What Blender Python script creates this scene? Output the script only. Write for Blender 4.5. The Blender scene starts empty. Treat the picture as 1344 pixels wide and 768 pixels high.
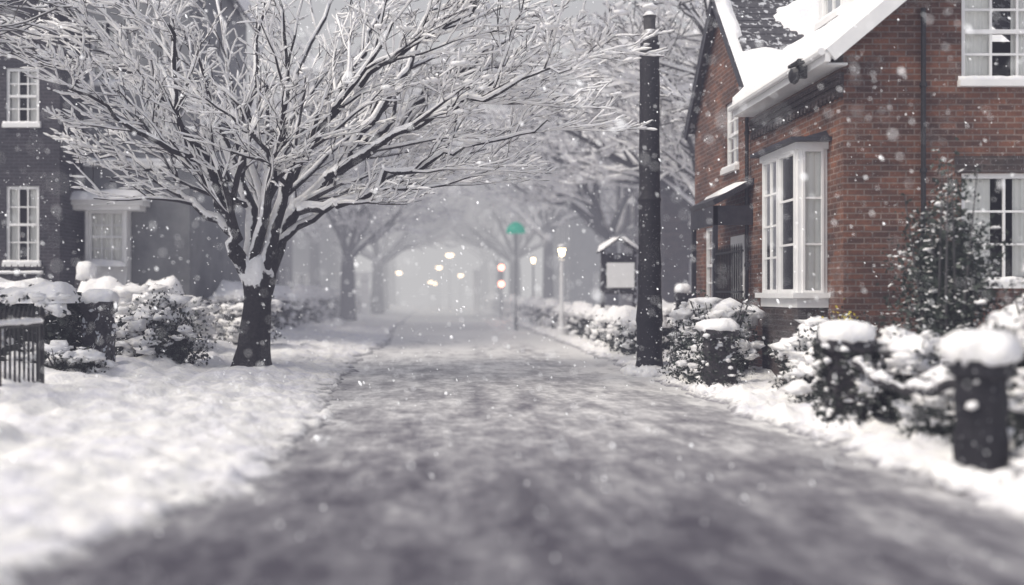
import bpy, bmesh, math, random
from mathutils import Vector, noise, Matrix
PI=math.pi
C=bpy.context.scene.collection
random.seed(7)
Zv=Vector((0,0,1))
F=1307.0; H=1.5
def at(px,py,Y): return Vector(((px-575)/F*Y, Y, H-(py-386)/F*Y))
def sstep(a,b,x):
    t=max(0.0,min(1.0,(x-a)/(b-a))); return t*t*(3-2*t)
def nz(x,y,z=0.0): return noise.noise(Vector((x,y,z)))

# ------------------------------------------------------------ materials
def mat(name, col=(.5,.5,.5), rough=.7, metal=0.0):
    m=bpy.data.materials.new(name); m.use_nodes=True
    nt=m.node_tree; b=nt.nodes['Principled BSDF']
    b.inputs['Base Color'].default_value=(*col,1); b.inputs['Roughness'].default_value=rough
    b.inputs['Metallic'].default_value=metal
    return m,nt,b
def noise_n(nt,scale,detail=4,vec=None,rough=.6):
    n=nt.nodes.new('ShaderNodeTexNoise'); n.inputs['Scale'].default_value=scale; n.inputs['Detail'].default_value=detail
    n.inputs['Roughness'].default_value=rough
    if vec is None:
        tc=nt.nodes.new('ShaderNodeNewGeometry'); vec=tc.outputs['Position']
    nt.links.new(vec,n.inputs['Vector']); return n.outputs['Fac']
def ramp(nt,fac,stops):
    r=nt.nodes.new('ShaderNodeValToRGB'); e=r.color_ramp.elements
    while len(e)<len(stops): e.new(.5)
    for i,(p,c) in enumerate(stops):
        e[i].position=p; e[i].color=(*c,1) if len(c)==3 else c
    nt.links.new(fac,r.inputs['Fac']); return r.outputs['Color']
def mix(nt,fac,a,b,mode='MIX'):
    n=nt.nodes.new('ShaderNodeMix'); n.data_type='RGBA'; n.blend_type=mode
    if isinstance(fac,(int,float)): n.inputs[0].default_value=fac
    else: nt.links.new(fac,n.inputs[0])
    for s,v in ((6,a),(7,b)):
        if isinstance(v,tuple): n.inputs[s].default_value=(*v,1)
        else: nt.links.new(v,n.inputs[s])
    return n.outputs[2]
def math_n(nt,op,a,b=0.0,clamp=False):
    n=nt.nodes.new('ShaderNodeMath'); n.operation=op; n.use_clamp=clamp
    for i,v in enumerate((a,b)):
        if isinstance(v,(int,float)): n.inputs[i].default_value=v
        else: nt.links.new(v,n.inputs[i])
    return n.outputs[0]
def maprange(nt,v,a,b,c=0.0,d=1.0,smooth=False):
    mr=nt.nodes.new('ShaderNodeMapRange')
    if smooth: mr.interpolation_type='SMOOTHSTEP'
    mr.inputs['From Min'].default_value=a; mr.inputs['From Max'].default_value=b; mr.inputs['To Min'].default_value=c; mr.inputs['To Max'].default_value=d
    nt.links.new(v,mr.inputs['Value']); return mr.outputs[0]
def posz(nt,ax='Z'):
    g=nt.nodes.new('ShaderNodeNewGeometry'); sx=nt.nodes.new('ShaderNodeSeparateXYZ'); nt.links.new(g.outputs['Position'],sx.inputs[0]); return sx.outputs[ax]
def bump(nt,b,h,dist=.01,st=1.0):
    n=nt.nodes.new('ShaderNodeBump'); n.inputs['Distance'].default_value=dist; n.inputs['Strength'].default_value=st
    nt.links.new(h,n.inputs['Height']); nt.links.new(n.outputs['Normal'],b.inputs['Normal'])
def var_mat(name,c1,c2,scale,rough=.8,bd=0.0,metal=0,snowy=None,speck=None,wind=None,zlift=None,ns=7):
    m,nt,b=mat(name,c1,rough,metal)
    f=noise_n(nt,scale,5)
    col=ramp(nt,f,[(.3,c1),(.7,c2)])
    if snowy or speck:
        g=nt.nodes.new('ShaderNodeNewGeometry')
        if snowy:
            if wind:
                dt=nt.nodes.new('ShaderNodeVectorMath'); dt.operation='DOT_PRODUCT'; dt.inputs[1].default_value=Vector(wind).normalized()
                nt.links.new(g.outputs['Normal'],dt.inputs[0]); zz=dt.outputs['Value']
            else:
                sx=nt.nodes.new('ShaderNodeSeparateXYZ'); nt.links.new(g.outputs['Normal'],sx.inputs[0]); zz=sx.outputs['Z']
            n2=noise_n(nt,ns,4)
            s=math_n(nt,'ADD',zz,math_n(nt,'MULTIPLY',math_n(nt,'SUBTRACT',n2,.5),1.4))
            if zlift: s=math_n(nt,'ADD',s,maprange(nt,posz(nt),*zlift,-1.6,0,True))
            col=mix(nt,maprange(nt,s,snowy[0],snowy[1]),col,(.86,.86,.87))
        if speck:
            n3=noise_n(nt,speck[0],2)
            col=mix(nt,math_n(nt,'MULTIPLY',maprange(nt,n3,speck[1],speck[1]+.05),speck[2]),col,(.8,.82,.86))
    nt.links.new(col,b.inputs['Base Color'])
    if bd: bump(nt,b,f,bd)
    return m
M={}
m,nt,b=mat('snow',(.84,.86,.9),.65); f=noise_n(nt,14,6); nt.links.new(ramp(nt,f,[(.25,(.8,.8,.85)),(.65,(.92,.912,.89))]),b.inputs['Base Color']); bump(nt,b,f,.03,.6); M['snow']=m
def ground_snow(name,slush):
    m,nt,b=mat(name,(.84,.86,.9),.7)
    f=noise_n(nt,1.6,8,rough=.65); f2=noise_n(nt,6,7,rough=.68)
    c=ramp(nt,f,[(.3,(.79,.785,.84)),(.55,(.93,.92,.9))]); c=mix(nt,.3,c,ramp(nt,f2,[(.38,(.5,.51,.62)),(.54,(.98,.98,.96))]),'MULTIPLY')
    if slush:
        k=math_n(nt,'ADD',posz(nt),math_n(nt,'MULTIPLY',math_n(nt,'SUBTRACT',noise_n(nt,5,7,rough=.75),.5),.22))
        c=mix(nt,maprange(nt,k,-.01,.075,smooth=True),(.22,.215,.235),c)
    nt.links.new(c,b.inputs['Base Color']); bump(nt,b,f2,.06,.8); M[name]=m
ground_snow('ground_snow',False); ground_snow('verge_snow',True)
m,nt,b=mat('slushy_asphalt',(.1,.1,.12),.5)
g=nt.nodes.new('ShaderNodeNewGeometry'); sx=nt.nodes.new('ShaderNodeSeparateXYZ'); nt.links.new(g.outputs['Position'],sx.inputs[0])
def mapping(nt,g,sc):
    mp=nt.nodes.new('ShaderNodeMapping'); mp.inputs['Scale'].default_value=sc; nt.links.new(g.outputs['Position'],mp.inputs[0]); return mp.outputs[0]
v1=mapping(nt,g,(1,.4,1)); v2=mapping(nt,g,(1,.55,1)); v3=mapping(nt,g,(1.6,.09,1))
a1=noise_n(nt,2.5,6,v1,.62); a2=noise_n(nt,8,6,v2,.68); a3=noise_n(nt,.7,3,v1); tr=noise_n(nt,1.4,4,v3)
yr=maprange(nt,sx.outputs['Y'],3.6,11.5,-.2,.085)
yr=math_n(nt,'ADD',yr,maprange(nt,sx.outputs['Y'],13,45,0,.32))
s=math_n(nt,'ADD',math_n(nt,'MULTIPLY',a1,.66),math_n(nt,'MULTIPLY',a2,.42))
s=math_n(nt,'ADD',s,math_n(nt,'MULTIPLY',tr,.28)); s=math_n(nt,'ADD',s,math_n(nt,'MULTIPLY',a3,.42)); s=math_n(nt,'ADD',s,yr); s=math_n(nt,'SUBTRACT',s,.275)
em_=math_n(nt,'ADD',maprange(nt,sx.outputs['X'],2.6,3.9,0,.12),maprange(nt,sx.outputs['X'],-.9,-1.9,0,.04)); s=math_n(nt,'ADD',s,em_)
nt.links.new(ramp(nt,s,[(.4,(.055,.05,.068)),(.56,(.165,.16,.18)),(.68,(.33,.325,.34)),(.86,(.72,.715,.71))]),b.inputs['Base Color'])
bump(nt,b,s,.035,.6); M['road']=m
def brick(name,c1,c2,mo,snowf=.25):
    m,nt,b=mat(name,c1,.85)
    uv=nt.nodes.new('ShaderNodeUVMap'); uv.uv_map='UVMap'
    t=nt.nodes.new('ShaderNodeTexBrick'); nt.links.new(uv.outputs[0],t.inputs['Vector'])
    t.inputs['Scale'].default_value=1; t.inputs['Brick Width'].default_value=.235; t.inputs['Row Height'].default_value=.085
    t.inputs['Mortar Size'].default_value=.012; t.inputs['Mortar Smooth'].default_value=.25; t.inputs['Bias'].default_value=0
    t.inputs['Color1'].default_value=(*c1,1); t.inputs['Color2'].default_value=(*c2,1); t.inputs['Mortar'].default_value=(*mo,1)
    n1=noise_n(nt,1.2,5); n2=noise_n(nt,16,3)
    mp=nt.nodes.new('ShaderNodeMapping'); mp.inputs['Scale'].default_value=(.7,2.2,1); nt.links.new(uv.outputs[0],mp.inputs[0]); n4=noise_n(nt,2.0,4,mp.outputs[0])
    c=mix(nt,.85,t.outputs['Color'],ramp(nt,n1,[(.3,(.45,.46,.52)),(.65,(1.2,1.14,1.08))]),'MULTIPLY')
    c=mix(nt,.5,c,ramp(nt,n4,[(.38,(.5,.51,.55)),(.6,(1.3,1.25,1.2))]),'MULTIPLY')
    c=mix(nt,.55,c,ramp(nt,n2,[(.3,(.55,.55,.58)),(.7,(1.3,1.25,1.2))]),'MULTIPLY')
    c=mix(nt,math_n(nt,'MULTIPLY',maprange(nt,noise_n(nt,34,2),.64,.72),snowf),c,(.8,.8,.85))
    nt.links.new(c,b.inputs['Base Color']); inv=math_n(nt,'SUBTRACT',1.0,t.outputs['Fac']); bump(nt,b,inv,.012,.8)
    return m
M['brick']=brick('red_brick',(.19,.082,.05),(.085,.044,.034),(.2,.155,.135),.3)
M['brick_dark']=brick('sooty_brick',(.04,.039,.05),(.024,.024,.032),(.065,.065,.08),.15)
M['brick_brown']=brick('brown_brick',(.07,.05,.046),(.042,.034,.032),(.09,.08,.08),.35)
M['render']=var_mat('grey_render',(.14,.145,.155),(.23,.235,.24),1.3,.9)
M['white']=var_mat('white_paint',(.74,.74,.74),(.85,.845,.83),3,.45)
M['bark']=var_mat('bark',(.009,.008,.011),(.028,.025,.028),18,.9,.035,snowy=(.26,.38),speck=(26,.72,.5),wind=(-.1,-.8,.5),zlift=(1.1,2.0),ns=5)
M['limb']=var_mat('snow_plastered_bark',(.009,.008,.011),(.028,.025,.028),18,.9,.02,snowy=(.42,.54),speck=(26,.7,.5),wind=(-.75,-.45,.65),ns=5)
M['twig']=var_mat('twig_bark',(.014,.012,.016),(.038,.033,.036),18,.9,snowy=(.4,.7))
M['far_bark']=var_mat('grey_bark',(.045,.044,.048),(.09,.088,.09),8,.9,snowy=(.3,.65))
M['iron']=var_mat('black_iron',(.012,.012,.014),(.03,.03,.034),20,.5,metal=.3,snowy=(.8,1.1))
M['pole']=var_mat('tarred_pole',(.004,.004,.008),(.012,.011,.017),14,.7,.012,speck=(30,.67,.5))
M['tile']=var_mat('slate_tiles',(.035,.035,.042),(.08,.078,.085),12,.7,.01,speck=(8,.56,.6))
M['lead']=var_mat('lead_sheet',(.02,.02,.03),(.045,.045,.055),6,.5)
M['stone']=var_mat('dark_stone',(.014,.013,.018),(.055,.05,.055),7,.9,.05,snowy=(.6,.9),speck=(9,.6,.75))
M['leaf']=var_mat('evergreen_leaf',(.014,.021,.018),(.045,.06,.046),6,.6,snowy=(.6,.95))
M['leaf_dark']=var_mat('dark_leaf',(.007,.011,.01),(.024,.033,.026),6,.6,snowy=(.8,1.1))
M['yellow']=var_mat('yellow_leaf',(.4,.32,.03),(.6,.5,.06),6,.6)
M['curtain']=var_mat('net_curtain',(.8,.79,.75),(.88,.87,.82),2,.9)
M['room']=var_mat('painted_room_dark',(.02,.02,.022),(.04,.04,.04),1,.9)  # near-black colour stands in for the shade inside the rooms
M['board']=var_mat('white_board',(.78,.78,.78),(.86,.86,.86),5,.6)
m=bpy.data.materials.new('window_glass'); m.use_nodes=True; nt=m.node_tree; nt.nodes.clear()
o=nt.nodes.new('ShaderNodeOutputMaterial'); mx=nt.nodes.new('ShaderNodeMixShader'); t=nt.nodes.new('ShaderNodeBsdfTransparent'); gl=nt.nodes.new('ShaderNodeBsdfGlossy')
t.inputs[0].default_value=(.96,.97,.97,1); gl.inputs['Roughness'].default_value=.12
fr=nt.nodes.new('ShaderNodeFresnel'); fr.inputs[0].default_value=1.2
nt.links.new(fr.outputs[0],mx.inputs[0]); nt.links.new(t.outputs[0],mx.inputs[1]); nt.links.new(gl.outputs[0],mx.inputs[2]); nt.links.new(mx.outputs[0],o.inputs[0]); M['glass']=m
def emis(name,col,st,base=None):
    m,nt,b=mat(name,base or col,.4); b.inputs['Emission Color'].default_value=(*col,1); b.inputs['Emission Strength'].default_value=st; m.cycles.emission_sampling='NONE'; return m
M['lamp']=emis('lit_lamp_glass',(1,.76,.45),11)
M['lamp_far']=emis('far_lit_lamp_glass',(1,.72,.45),20)
M['red']=emis('red_signal_glass',(1,.3,.2),12)
M['green']=emis('green_lit_shade',(0,.26,.17),.8)
M['flake']=emis('glowing_snowflake',(.98,.97,.95),.65,(.92,.93,.95))  # glow added to brighten the flakes; snow gives no light itself

# ------------------------------------------------------------ mesh helper
bm_=bmesh.new(); bmesh.ops.create_icosphere(bm_,subdivisions=2,radius=1)
bm_.verts.ensure_lookup_table(); ICOV=[v.co.copy() for v in bm_.verts]; ICOF=[[v.index for v in f.verts] for f in bm_.faces]; bm_.free()
bm_=bmesh.new(); bmesh.ops.create_icosphere(bm_,subdivisions=1,radius=1)
ICV1=[v.co.copy() for v in bm_.verts]; ICF1=[[v.index for v in f.verts] for f in bm_.faces]; bm_.free()
def root_loc(p):
    l=Vector((0,0,0))
    while p is not None: l+=p.location; p=p.parent
    return l
class MB:
    def __init__(s): s.v=[]; s.f=[]
    def poly(s,*pts):
        i=len(s.v); s.v+= [Vector(p) for p in pts]; s.f.append(list(range(i,i+len(pts))))
    def box(s,x0,x1,y0,y1,z0,z1):
        i=len(s.v)
        for z in (z0,z1):
            for x,y in ((x0,y0),(x1,y0),(x1,y1),(x0,y1)): s.v.append(Vector((x,y,z)))
        s.f+=[[i+3,i+2,i+1,i],[i+4,i+5,i+6,i+7]]+[[i+k,i+(k+1)%4,i+4+(k+1)%4,i+4+k] for k in range(4)]
    def obox(s,fr,a0,a1,b0,b1,z0,z1):
        O,u,n=fr
        i=len(s.v)
        for z in (z0,z1):
            for a,b in ((a0,b0),(a1,b0),(a1,b1),(a0,b1)):
                s.v.append(O+u*a+n*b+Vector((0,0,z)))
        s.f+=[[i+3,i+2,i+1,i],[i+4,i+5,i+6,i+7]]+[[i+k,i+(k+1)%4,i+4+(k+1)%4,i+4+k] for k in range(4)]
    def tube(s,pts,rad,sides=6,capped=True):
        i0=len(s.v); n=len(pts)
        d=(pts[-1]-pts[0])
        if d.length<1e-6: return
        d.normalize(); ref=Zv if abs(d.z)<.85 else Vector((1,0,0))
        for k in range(n):
            t=pts[min(k+1,n-1)]-pts[max(k-1,0)]
            a=t.cross(ref)
            if a.length<1e-7: a=Vector((0,1,0))
            a.normalize(); b=t.cross(a).normalized(); r=rad[k]
            for q in range(sides):
                an=2*PI*q/sides; s.v.append(pts[k]+a*(math.cos(an)*r)+b*(math.sin(an)*r))
        for k in range(n-1):
            for q in range(sides):
                q2=(q+1)%sides; s.f.append([i0+k*sides+q,i0+k*sides+q2,i0+(k+1)*sides+q2,i0+(k+1)*sides+q])
        if capped:
            s.f.append([i0+q for q in range(sides)][::-1]); s.f.append([i0+(n-1)*sides+q for q in range(sides)])
    def lathe(s,c,prof,sides=14,jit=0,seed=0,sq=0):
        i0=len(s.v)
        for k,(r,z) in enumerate(prof):
            for q in range(sides):
                an=2*PI*q/sides; ca,sa=math.cos(an),math.sin(an)
                rr=r
                if sq: rr=r/ (max(abs(ca),abs(sa))**sq)
                if jit: rr*=1+jit*nz(ca*2+seed,sa*2,z*4)
                zz=z+(jit*.6*r*nz(ca*2+seed,sa*2,9+seed) if jit else 0)
                s.v.append(Vector((c[0]+ca*rr,c[1]+sa*rr,c[2]+zz)))
        n=len(prof)
        for k in range(n-1):
            for q in range(sides):
                q2=(q+1)%sides; s.f.append([i0+k*sides+q,i0+k*sides+q2,i0+(k+1)*sides+q2,i0+(k+1)*sides+q])
        s.f.append([i0+q for q in range(sides)][::-1]); s.f.append([i0+(n-1)*sides+q for q in range(sides)])
    def blob(s,c,r,jit=.25,seed=0,lo=False):
        V,Fc=(ICV1,ICF1) if lo else (ICOV,ICOF)
        i0=len(s.v)
        for v in V:
            k=1+jit*noise.noise(v*1.6+Vector((seed,seed*.7,c[2])))*1.6 if jit else 1
            s.v.append(Vector((c[0]+v.x*r[0]*k,c[1]+v.y*r[1]*k,c[2]+v.z*r[2]*k)))
        s.f+=[[i0+a for a in f] for f in Fc]
    def leaf(s,c,size,rng,up=0.0):
        a=Vector((rng.gauss(0,1),rng.gauss(0,1),rng.gauss(0,1)*(1-up))).normalized()
        b=a.cross(Vector((rng.gauss(0,1),rng.gauss(0,1),rng.gauss(0,1)))).normalized()*size*.55; a=a*size
        i=len(s.v); s.v+=[c-a,c-b*1.0,c+a,c+b]; s.f.append([i,i+1,i+2,i+3])
    def build(s,name,m,parent=None,org=None,smooth=False,uv=False):
        o=Vector(org) if org is not None else Vector((0,0,0))
        sub=root_loc(parent) if parent is not None else o
        me=bpy.data.meshes.new(name); me.from_pydata([tuple(v-sub) for v in s.v],[],s.f)
        if uv:
            l=me.uv_layers.new(name='UVMap')
            for p in me.polygons:
                n=p.normal; ax=0 if abs(n.x)>=max(abs(n.y),abs(n.z)) else (1 if abs(n.y)>=abs(n.z) else 2)
                for li in p.loop_indices:
                    c=me.vertices[me.loops[li].vertex_index].co+sub
                    l.data[li].uv=((c.y+.11,c.z) if ax==0 else ((c.x,c.z) if ax==1 else (c.x,c.y)))
        if smooth: me.polygons.foreach_set('use_smooth',[True]*len(me.polygons))
        me.materials.append(M[m]); me.update()
        ob=bpy.data.objects.new(name,me); C.objects.link(ob)
        if parent is not None: ob.parent=parent
        else: ob.location=o
        return ob
def tag(o,label,cat,group=None,kind=None):
    o['label']=label; o['category']=cat
    if group: o['group']=group
    if kind: o['kind']=kind
    return o
def thing(name,label,cat,loc,group=None):
    o=bpy.data.objects.new(name,None); C.objects.link(o); o.location=Vector(loc); o.empty_display_size=.3
    return tag(o,label,cat,group)
def dup(root,loc,label,rotz=0,scale=1.0):
    def cp(o,par):
        c=o.copy(); C.objects.link(c)
        if par is not None: c.parent=par
        for ch in list(o.children): cp(ch,c)
        return c
    r=cp(root,None); r.location=Vector(loc); r.rotation_euler=(0,0,rotz); r.scale=(scale,)*3
    r['label']=label; return r

# ------------------------------------------------------------ setting
g=MB(); g.poly((-900,-60,-.06),(900,-60,-.06),(900,1500,-.06),(-900,1500,-.06))
tag(g.build('ground','ground_snow'),'flat snow covered ground running out to the horizon','ground',kind='structure')
g=MB(); g.poly((-3.8,-8,0),(5,-8,0),(5,170,0),(-3.8,170,0))
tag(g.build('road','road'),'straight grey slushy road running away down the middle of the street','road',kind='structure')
EL=[(-8,-3.3),(3,-2.8),(5.3,-2.2),(6,-1.85),(8,-1.42),(10,-1.28),(12,-1.36),(16,-1.62),(22,-1.85),(30,-1.5),(45,-1.9),(170,-2)]
def edgeL(y):
    for (a,p),(b_,q) in zip(EL,EL[1:]):
        if a<=y<=b_: return p+(q-p)*(y-a)/(b_-a)
    return -2
def ys(a,b):
    out=[];y=a
    while y<b: out.append(y); y+=.06+max(0,y-9)*.011
    out.append(b); return out
def verge(side,name,label):
    rows=ys(2.0,170); g=MB(); xs=[]
    x=-.8
    while x<16: xs.append(x); x+=.055+max(0,x-2.6)*.03
    for y in rows:
        for dx in xs:
            if side<0: e=edgeL(y)
            else: e=3.78+.12*nz(3.3,y*.4)
            w=.24*nz(y*.7,side*7.1)+.16*nz(y*2.3,side*3.1)
            x=e+side*dx
            w+=.26*nz(x*3,y*2.6,3)+.17*nz(x*7,y*6,9)
            d=dx+w*(1 if side<0 else .6)
            if side<0: s=.45*sstep(-.2,.35,d)+.55*sstep(.2,1.5,d); hh=.24
            else: s=sstep(-.15,.45,d); hh=.17
            lump=.06*noise.fractal(Vector((x*1.1,y*.8,3)),1.0,2.0,4)+.035*noise.fractal(Vector((x*3.2,y*2.2,8)),.9,2.0,4)
            chunk=max(0,nz(x*7,y*6,5)-.15)*.18*math.exp(-abs(d-.3)*1.1)
            ft=-.1*max(0,nz(x*2.3,y*1.9,12)-.1)*sstep(.5,1.5,d)
            z=-.035+s*(hh+lump*(1+.8*s)+ft)+chunk*min(1,s*4)
            if side<0:
                z+=.26*sstep(2.0,4.2,d)*(.8+.8*nz(x*.9,y*.7))+.12*max(0,nz(x*2.2,y*1.8,22))*sstep(1.5,2.7,d)
            else: z+=.07*sstep(.25,.9,d)*(.7+nz(x*1.7,y*1.3,4))
            g.v.append(Vector((x,y,z)))
    nx=len(xs)
    for j in range(len(rows)-1):
        for i in range(nx-1):
            q=[j*nx+i,j*nx+i+1,(j+1)*nx+i+1,(j+1)*nx+i]
            g.f.append(q if side>0 else q[::-1])
    tag(g.build(name,'verge_snow',smooth=True),label,'pavement',kind='structure')
verge(-1,'pavement','wide pavement buried in bright trodden snow left of the road')
verge(1,'pavement','narrow strip of snowy pavement right of the road')

# ------------------------------------------------------------ building helpers
def frameof(O,u,n): return (Vector(O),Vector(u),Vector(n))
def wall(g,fr,W,z0,tops,openings,reveal=.13):
    O,u,n=fr
    def top(a):
        for (p,q),(r,s) in zip(tops,tops[1:]):
            if p-1e-6<=a<=r+1e-6: return q+(s-q)*(a-p)/(r-p)
        return tops[-1][1]
    A=sorted(set([0,W]+[t[0] for t in tops]+[v for o in openings for v in o[:2]]))
    for a0,a1 in zip(A,A[1:]):
        t0,t1=top(a0),top(a1); mn=min(t0,t1)
        Zs=[z for z in sorted(set([z0]+[v for o in openings for v in o[2:]])) if z<mn-1e-4]
        for k,z in enumerate(Zs):
            last=k==len(Zs)-1
            zn=None if last else Zs[k+1]
            zc=(z+(mn if last else zn))/2; ac=(a0+a1)/2
            if any(o[0]<ac<o[1] and o[2]<zc<o[3] for o in openings): continue
            P=lambda a,zz:O+u*a+Vector((0,0,zz))
            g.poly(P(a0,z),P(a1,z),P(a1,t1 if last else zn),P(a0,t0 if last else zn))
    for a0,a1,b0,b1 in openings:
        P=lambda a,zz,d:O+u*a-n*d+Vector((0,0,zz))
        g.poly(P(a0,b0,0),P(a0,b1,0),P(a0,b1,reveal),P(a0,b0,reveal)); g.poly(P(a1,b0,0),P(a1,b0,reveal),P(a1,b1,reveal),P(a1,b1,0))
        g.poly(P(a0,b1,0),P(a1,b1,0),P(a1,b1,reveal),P(a0,b1,reveal)); g.poly(P(a0,b0,0),P(a0,b0,reveal),P(a1,b0,reveal),P(a1,b0,0))
def window(parent,fr,a0,a1,z0,z1,cols=2,rows=4,recess=.1,sill=True,curtain='side',snow=True,fw=.07,label=None,split=True,cd=.07,cw=.3):
    b0,b1=-recess,-recess+.06
    g=MB()
    g.obox(fr,a0,a0+fw,b0,b1,z0,z1); g.obox(fr,a1-fw,a1,b0,b1,z0,z1)
    g.obox(fr,a0+fw,a1-fw,b0,b1,z0,z0+fw); g.obox(fr,a0+fw,a1-fw,b0,b1,z1-fw,z1)
    ia0,ia1,iz0,iz1=a0+fw,a1-fw,z0+fw,z1-fw
    if split:
        zm=(z0+z1)/2; g.obox(fr,ia0,ia1,b0+.004,b1+.012,zm-.03,zm+.03)
    for k in range(1,cols):
        a=ia0+(ia1-ia0)*k/cols; g.obox(fr,a-.016,a+.016,b0+.01,b1-.012,iz0,iz1)
    for k in range(1,rows):
        z=iz0+(iz1-iz0)*k/rows
        if split and abs(z-(z0+z1)/2)<.05: continue
        g.obox(fr,ia0,ia1,b0+.013,b1-.015,z-.016,z+.016)
    w=g.build('window','white',parent)
    if label: w['label']=label
    g=MB(); O,u,n=fr
    P=lambda a,z,b:O+u*a+n*b+Vector((0,0,z))
    g.poly(P(ia0,iz0,b0+.028),P(ia1,iz0,b0+.028),P(ia1,iz1,b0+.028),P(ia0,iz1,b0+.028)); g.build('pane','glass',w)
    if sill:
        g=MB(); g.obox(fr,a0-.06,a1+.06,-recess+.0,.09,z0-.09,z0-.002); g.build('sill','white',w)
        if snow:
            g=MB(); nseg=14
            c=[P(a0-.05+(a1-a0+.1)*k/nseg,z0+.01,.02) for k in range(nseg+1)]
            g.tube(c,[.05+.03*abs(nz(k*.7,z0,a0)) for k in range(nseg+1)],7); g.build('sill_snow','snow',w,smooth=True)
    if curtain:
        wd=ia1-ia0
        spans=[(ia0,ia0+wd*cw),(ia1-wd*cw,ia1)] if curtain=='side' else [(ia0,ia1)]
        for s0,s1 in spans:
            g=MB(); n_=max(6,int((s1-s0)/.03)); i=len(g.v)
            for k in range(n_+1):
                a=s0+(s1-s0)*k/n_; dd=-recess-cd+.014*math.sin(k*1.7)
                g.v+=[P(a,iz0,dd),P(a,iz1,dd)]
            g.f+=[[i+2*k,i+2*k+2,i+2*k+3,i+2*k+1] for k in range(n_)]
            g.build('curtain','curtain',w)
    return w
def snow_slab(g,P0,U,V,th,seed=0,mask=None,step=.14,noisy=.5):
    P0=Vector(P0);U=Vector(U);V=Vector(V); lu,lv=U.length,V.length
    nu,nv=max(3,int(lu/step)),max(3,int(lv/step)); i0=len(g.v)
    nor=U.cross(V).normalized()
    if nor.z<0: nor=-nor
    for j in range(nv+1):
        for i in range(nu+1):
            s,t=i/nu,j/nv; e=min(s*lu,(1-s)*lu,t*lv,(1-t)*lv)
            h=th*min(1,math.sqrt(max(0,e)/(.16)))*(1+noisy*noise.fractal(Vector((s*lu*1.3+seed,t*lv*1.3,seed)),1,2,3))
            if mask: h*=mask(s,t)
            p=P0+U*s+V*t+nor*(h-.012)
            if e<1e-5: p=p+nor*(-.02)
            g.v.append(p)
    for j in range(nv):
        for i in range(nu):
            q=i0+j*(nu+1)+i; g.f.append([q,q+1,q+nu+2,q+nu+1])
def slab(g,P0,U,V,th):
    P0=Vector(P0);U=Vector(U);V=Vector(V);n=U.cross(V).normalized()
    if n.z<0:n=-n
    a=[P0,P0+U,P0+U+V,P0+V]; b_=[p-n*th for p in a]; i=len(g.v); g.v+=a+b_
    g.f+=[[i,i+1,i+2,i+3],[i+7,i+6,i+5,i+4]]+[[i+k,i+4+k,i+4+(k+1)%4,i+(k+1)%4] for k in range(4)]

# ------------------------------------------------------------ RED BRICK HOUSE (right)
hx,hy0,hy1,hy2=5.7,14.0,18.0,22.1
ez=4.9; sl=.84; rx=8.7; rz=ez+sl*(rx-hx)
house=thing('brick_house','brown red brick house with white bay window and steep snowy roof','house',(8.6,18,0))
fg=frameof((hx,hy0,0),(1,0,0),(0,-1,0)); fs=frameof((hx,hy0,0),(0,1,0),(-1,0,0)); fw_=frameof((hx,hy1,0),(0,1,0),(-1,0,0))
g=MB()
wall(g,fg,6.0,-.1,[(0,ez),(rx-hx,rz),(6.0,ez)],[(1.66,2.92,1.67,3.2),(1.66,2.92,4.5,5.9)])
wall(g,fs,4.0,-.1,[(0,ez),(4,ez)],[(.65,2.05,1.55,3.6)],reveal=.02)
wall(g,fw_,4.1,-.1,[(0,5.3),(2.05,7.55),(4.1,5.3)],[(.9,1.75,3.95,5.25),(2.3,3.3,1.3,2.9)])
g.poly((hx,hy2,-.1),(12,hy2,-.1),(12,hy2,5.3),(hx,hy2,5.3)); g.poly((11.7,hy0,-.1),(11.7,hy2,-.1),(11.7,hy2,5),(11.7,hy0,5))
g.poly((hx,hy1,4.6),(11,hy1,4.6),(11,hy1,5.3),(hx,hy1,5.3))
g.build('wall','brick',house,uv=True)
g=MB()
for k,(z,p) in enumerate(((4.38,.03),(4.46,.06),(4.54,.09))): g.obox(fs,-.02,4.02,0.001,p,z,z+.078)
for k in range(26): g.obox(fs,k*.155,k*.155+.08,.001,.07,4.28,4.376)
g.build('corbel_course','brick_brown',house,uv=True)
for z in (3.2,5.9):
    g=MB(); g.obox(fg,1.56,3.02,.002,.02,z+.003,z+.24); g.build('lintel','brick_brown',house,uv=True)
g=MB(); g.box(5.8,11.6,14.3,21.9,.0,.05); g.box(5.95,5.98,14.3,17.8,.3,4.6); g.box(6.0,11.5,14.6,14.63,.3,5.2); g.build('interior','room',house)  # floor and sheets behind the windows, room darkness painted on
window(house,fg,1.66,2.92,1.67,3.2,2,3,curtain='side',cd=.03,split=False,cw=.36)
window(house,fg,1.66,2.92,4.5,5.9,3,4,curtain='side',cd=.03,cw=.38)
window(house,fw_,.9,1.75,3.95,5.25,2,4,curtain='side'); window(house,fw_,2.3,3.3,1.3,2.9,2,4,curtain=None)
rf=MB(); sn=MB()
slab(rf,(5.38,13.72,ez-.02),(rx-5.38,0,sl*(rx-5.38)),(0,4.4,0),.09)
slab(rf,(12.0,13.72,ez-.02),(rx-12.0,0,sl*(12.0-rx)),(0,4.4,0),.09)
roof=rf.build('roof','tile',house)
snow_slab(sn,(5.3,13.68,ez-.02),(rx-5.3,0,sl*(rx-5.3)),(0,4.5,0),.15,3)
snow_slab(sn,(12.05,13.68,ez-.02),(rx-12.05,0,sl*(12.05-rx)),(0,4.5,0),.15,5)
sn.build('snow_layer','snow',roof,smooth=True)
rf=MB(); sn=MB()
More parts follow.
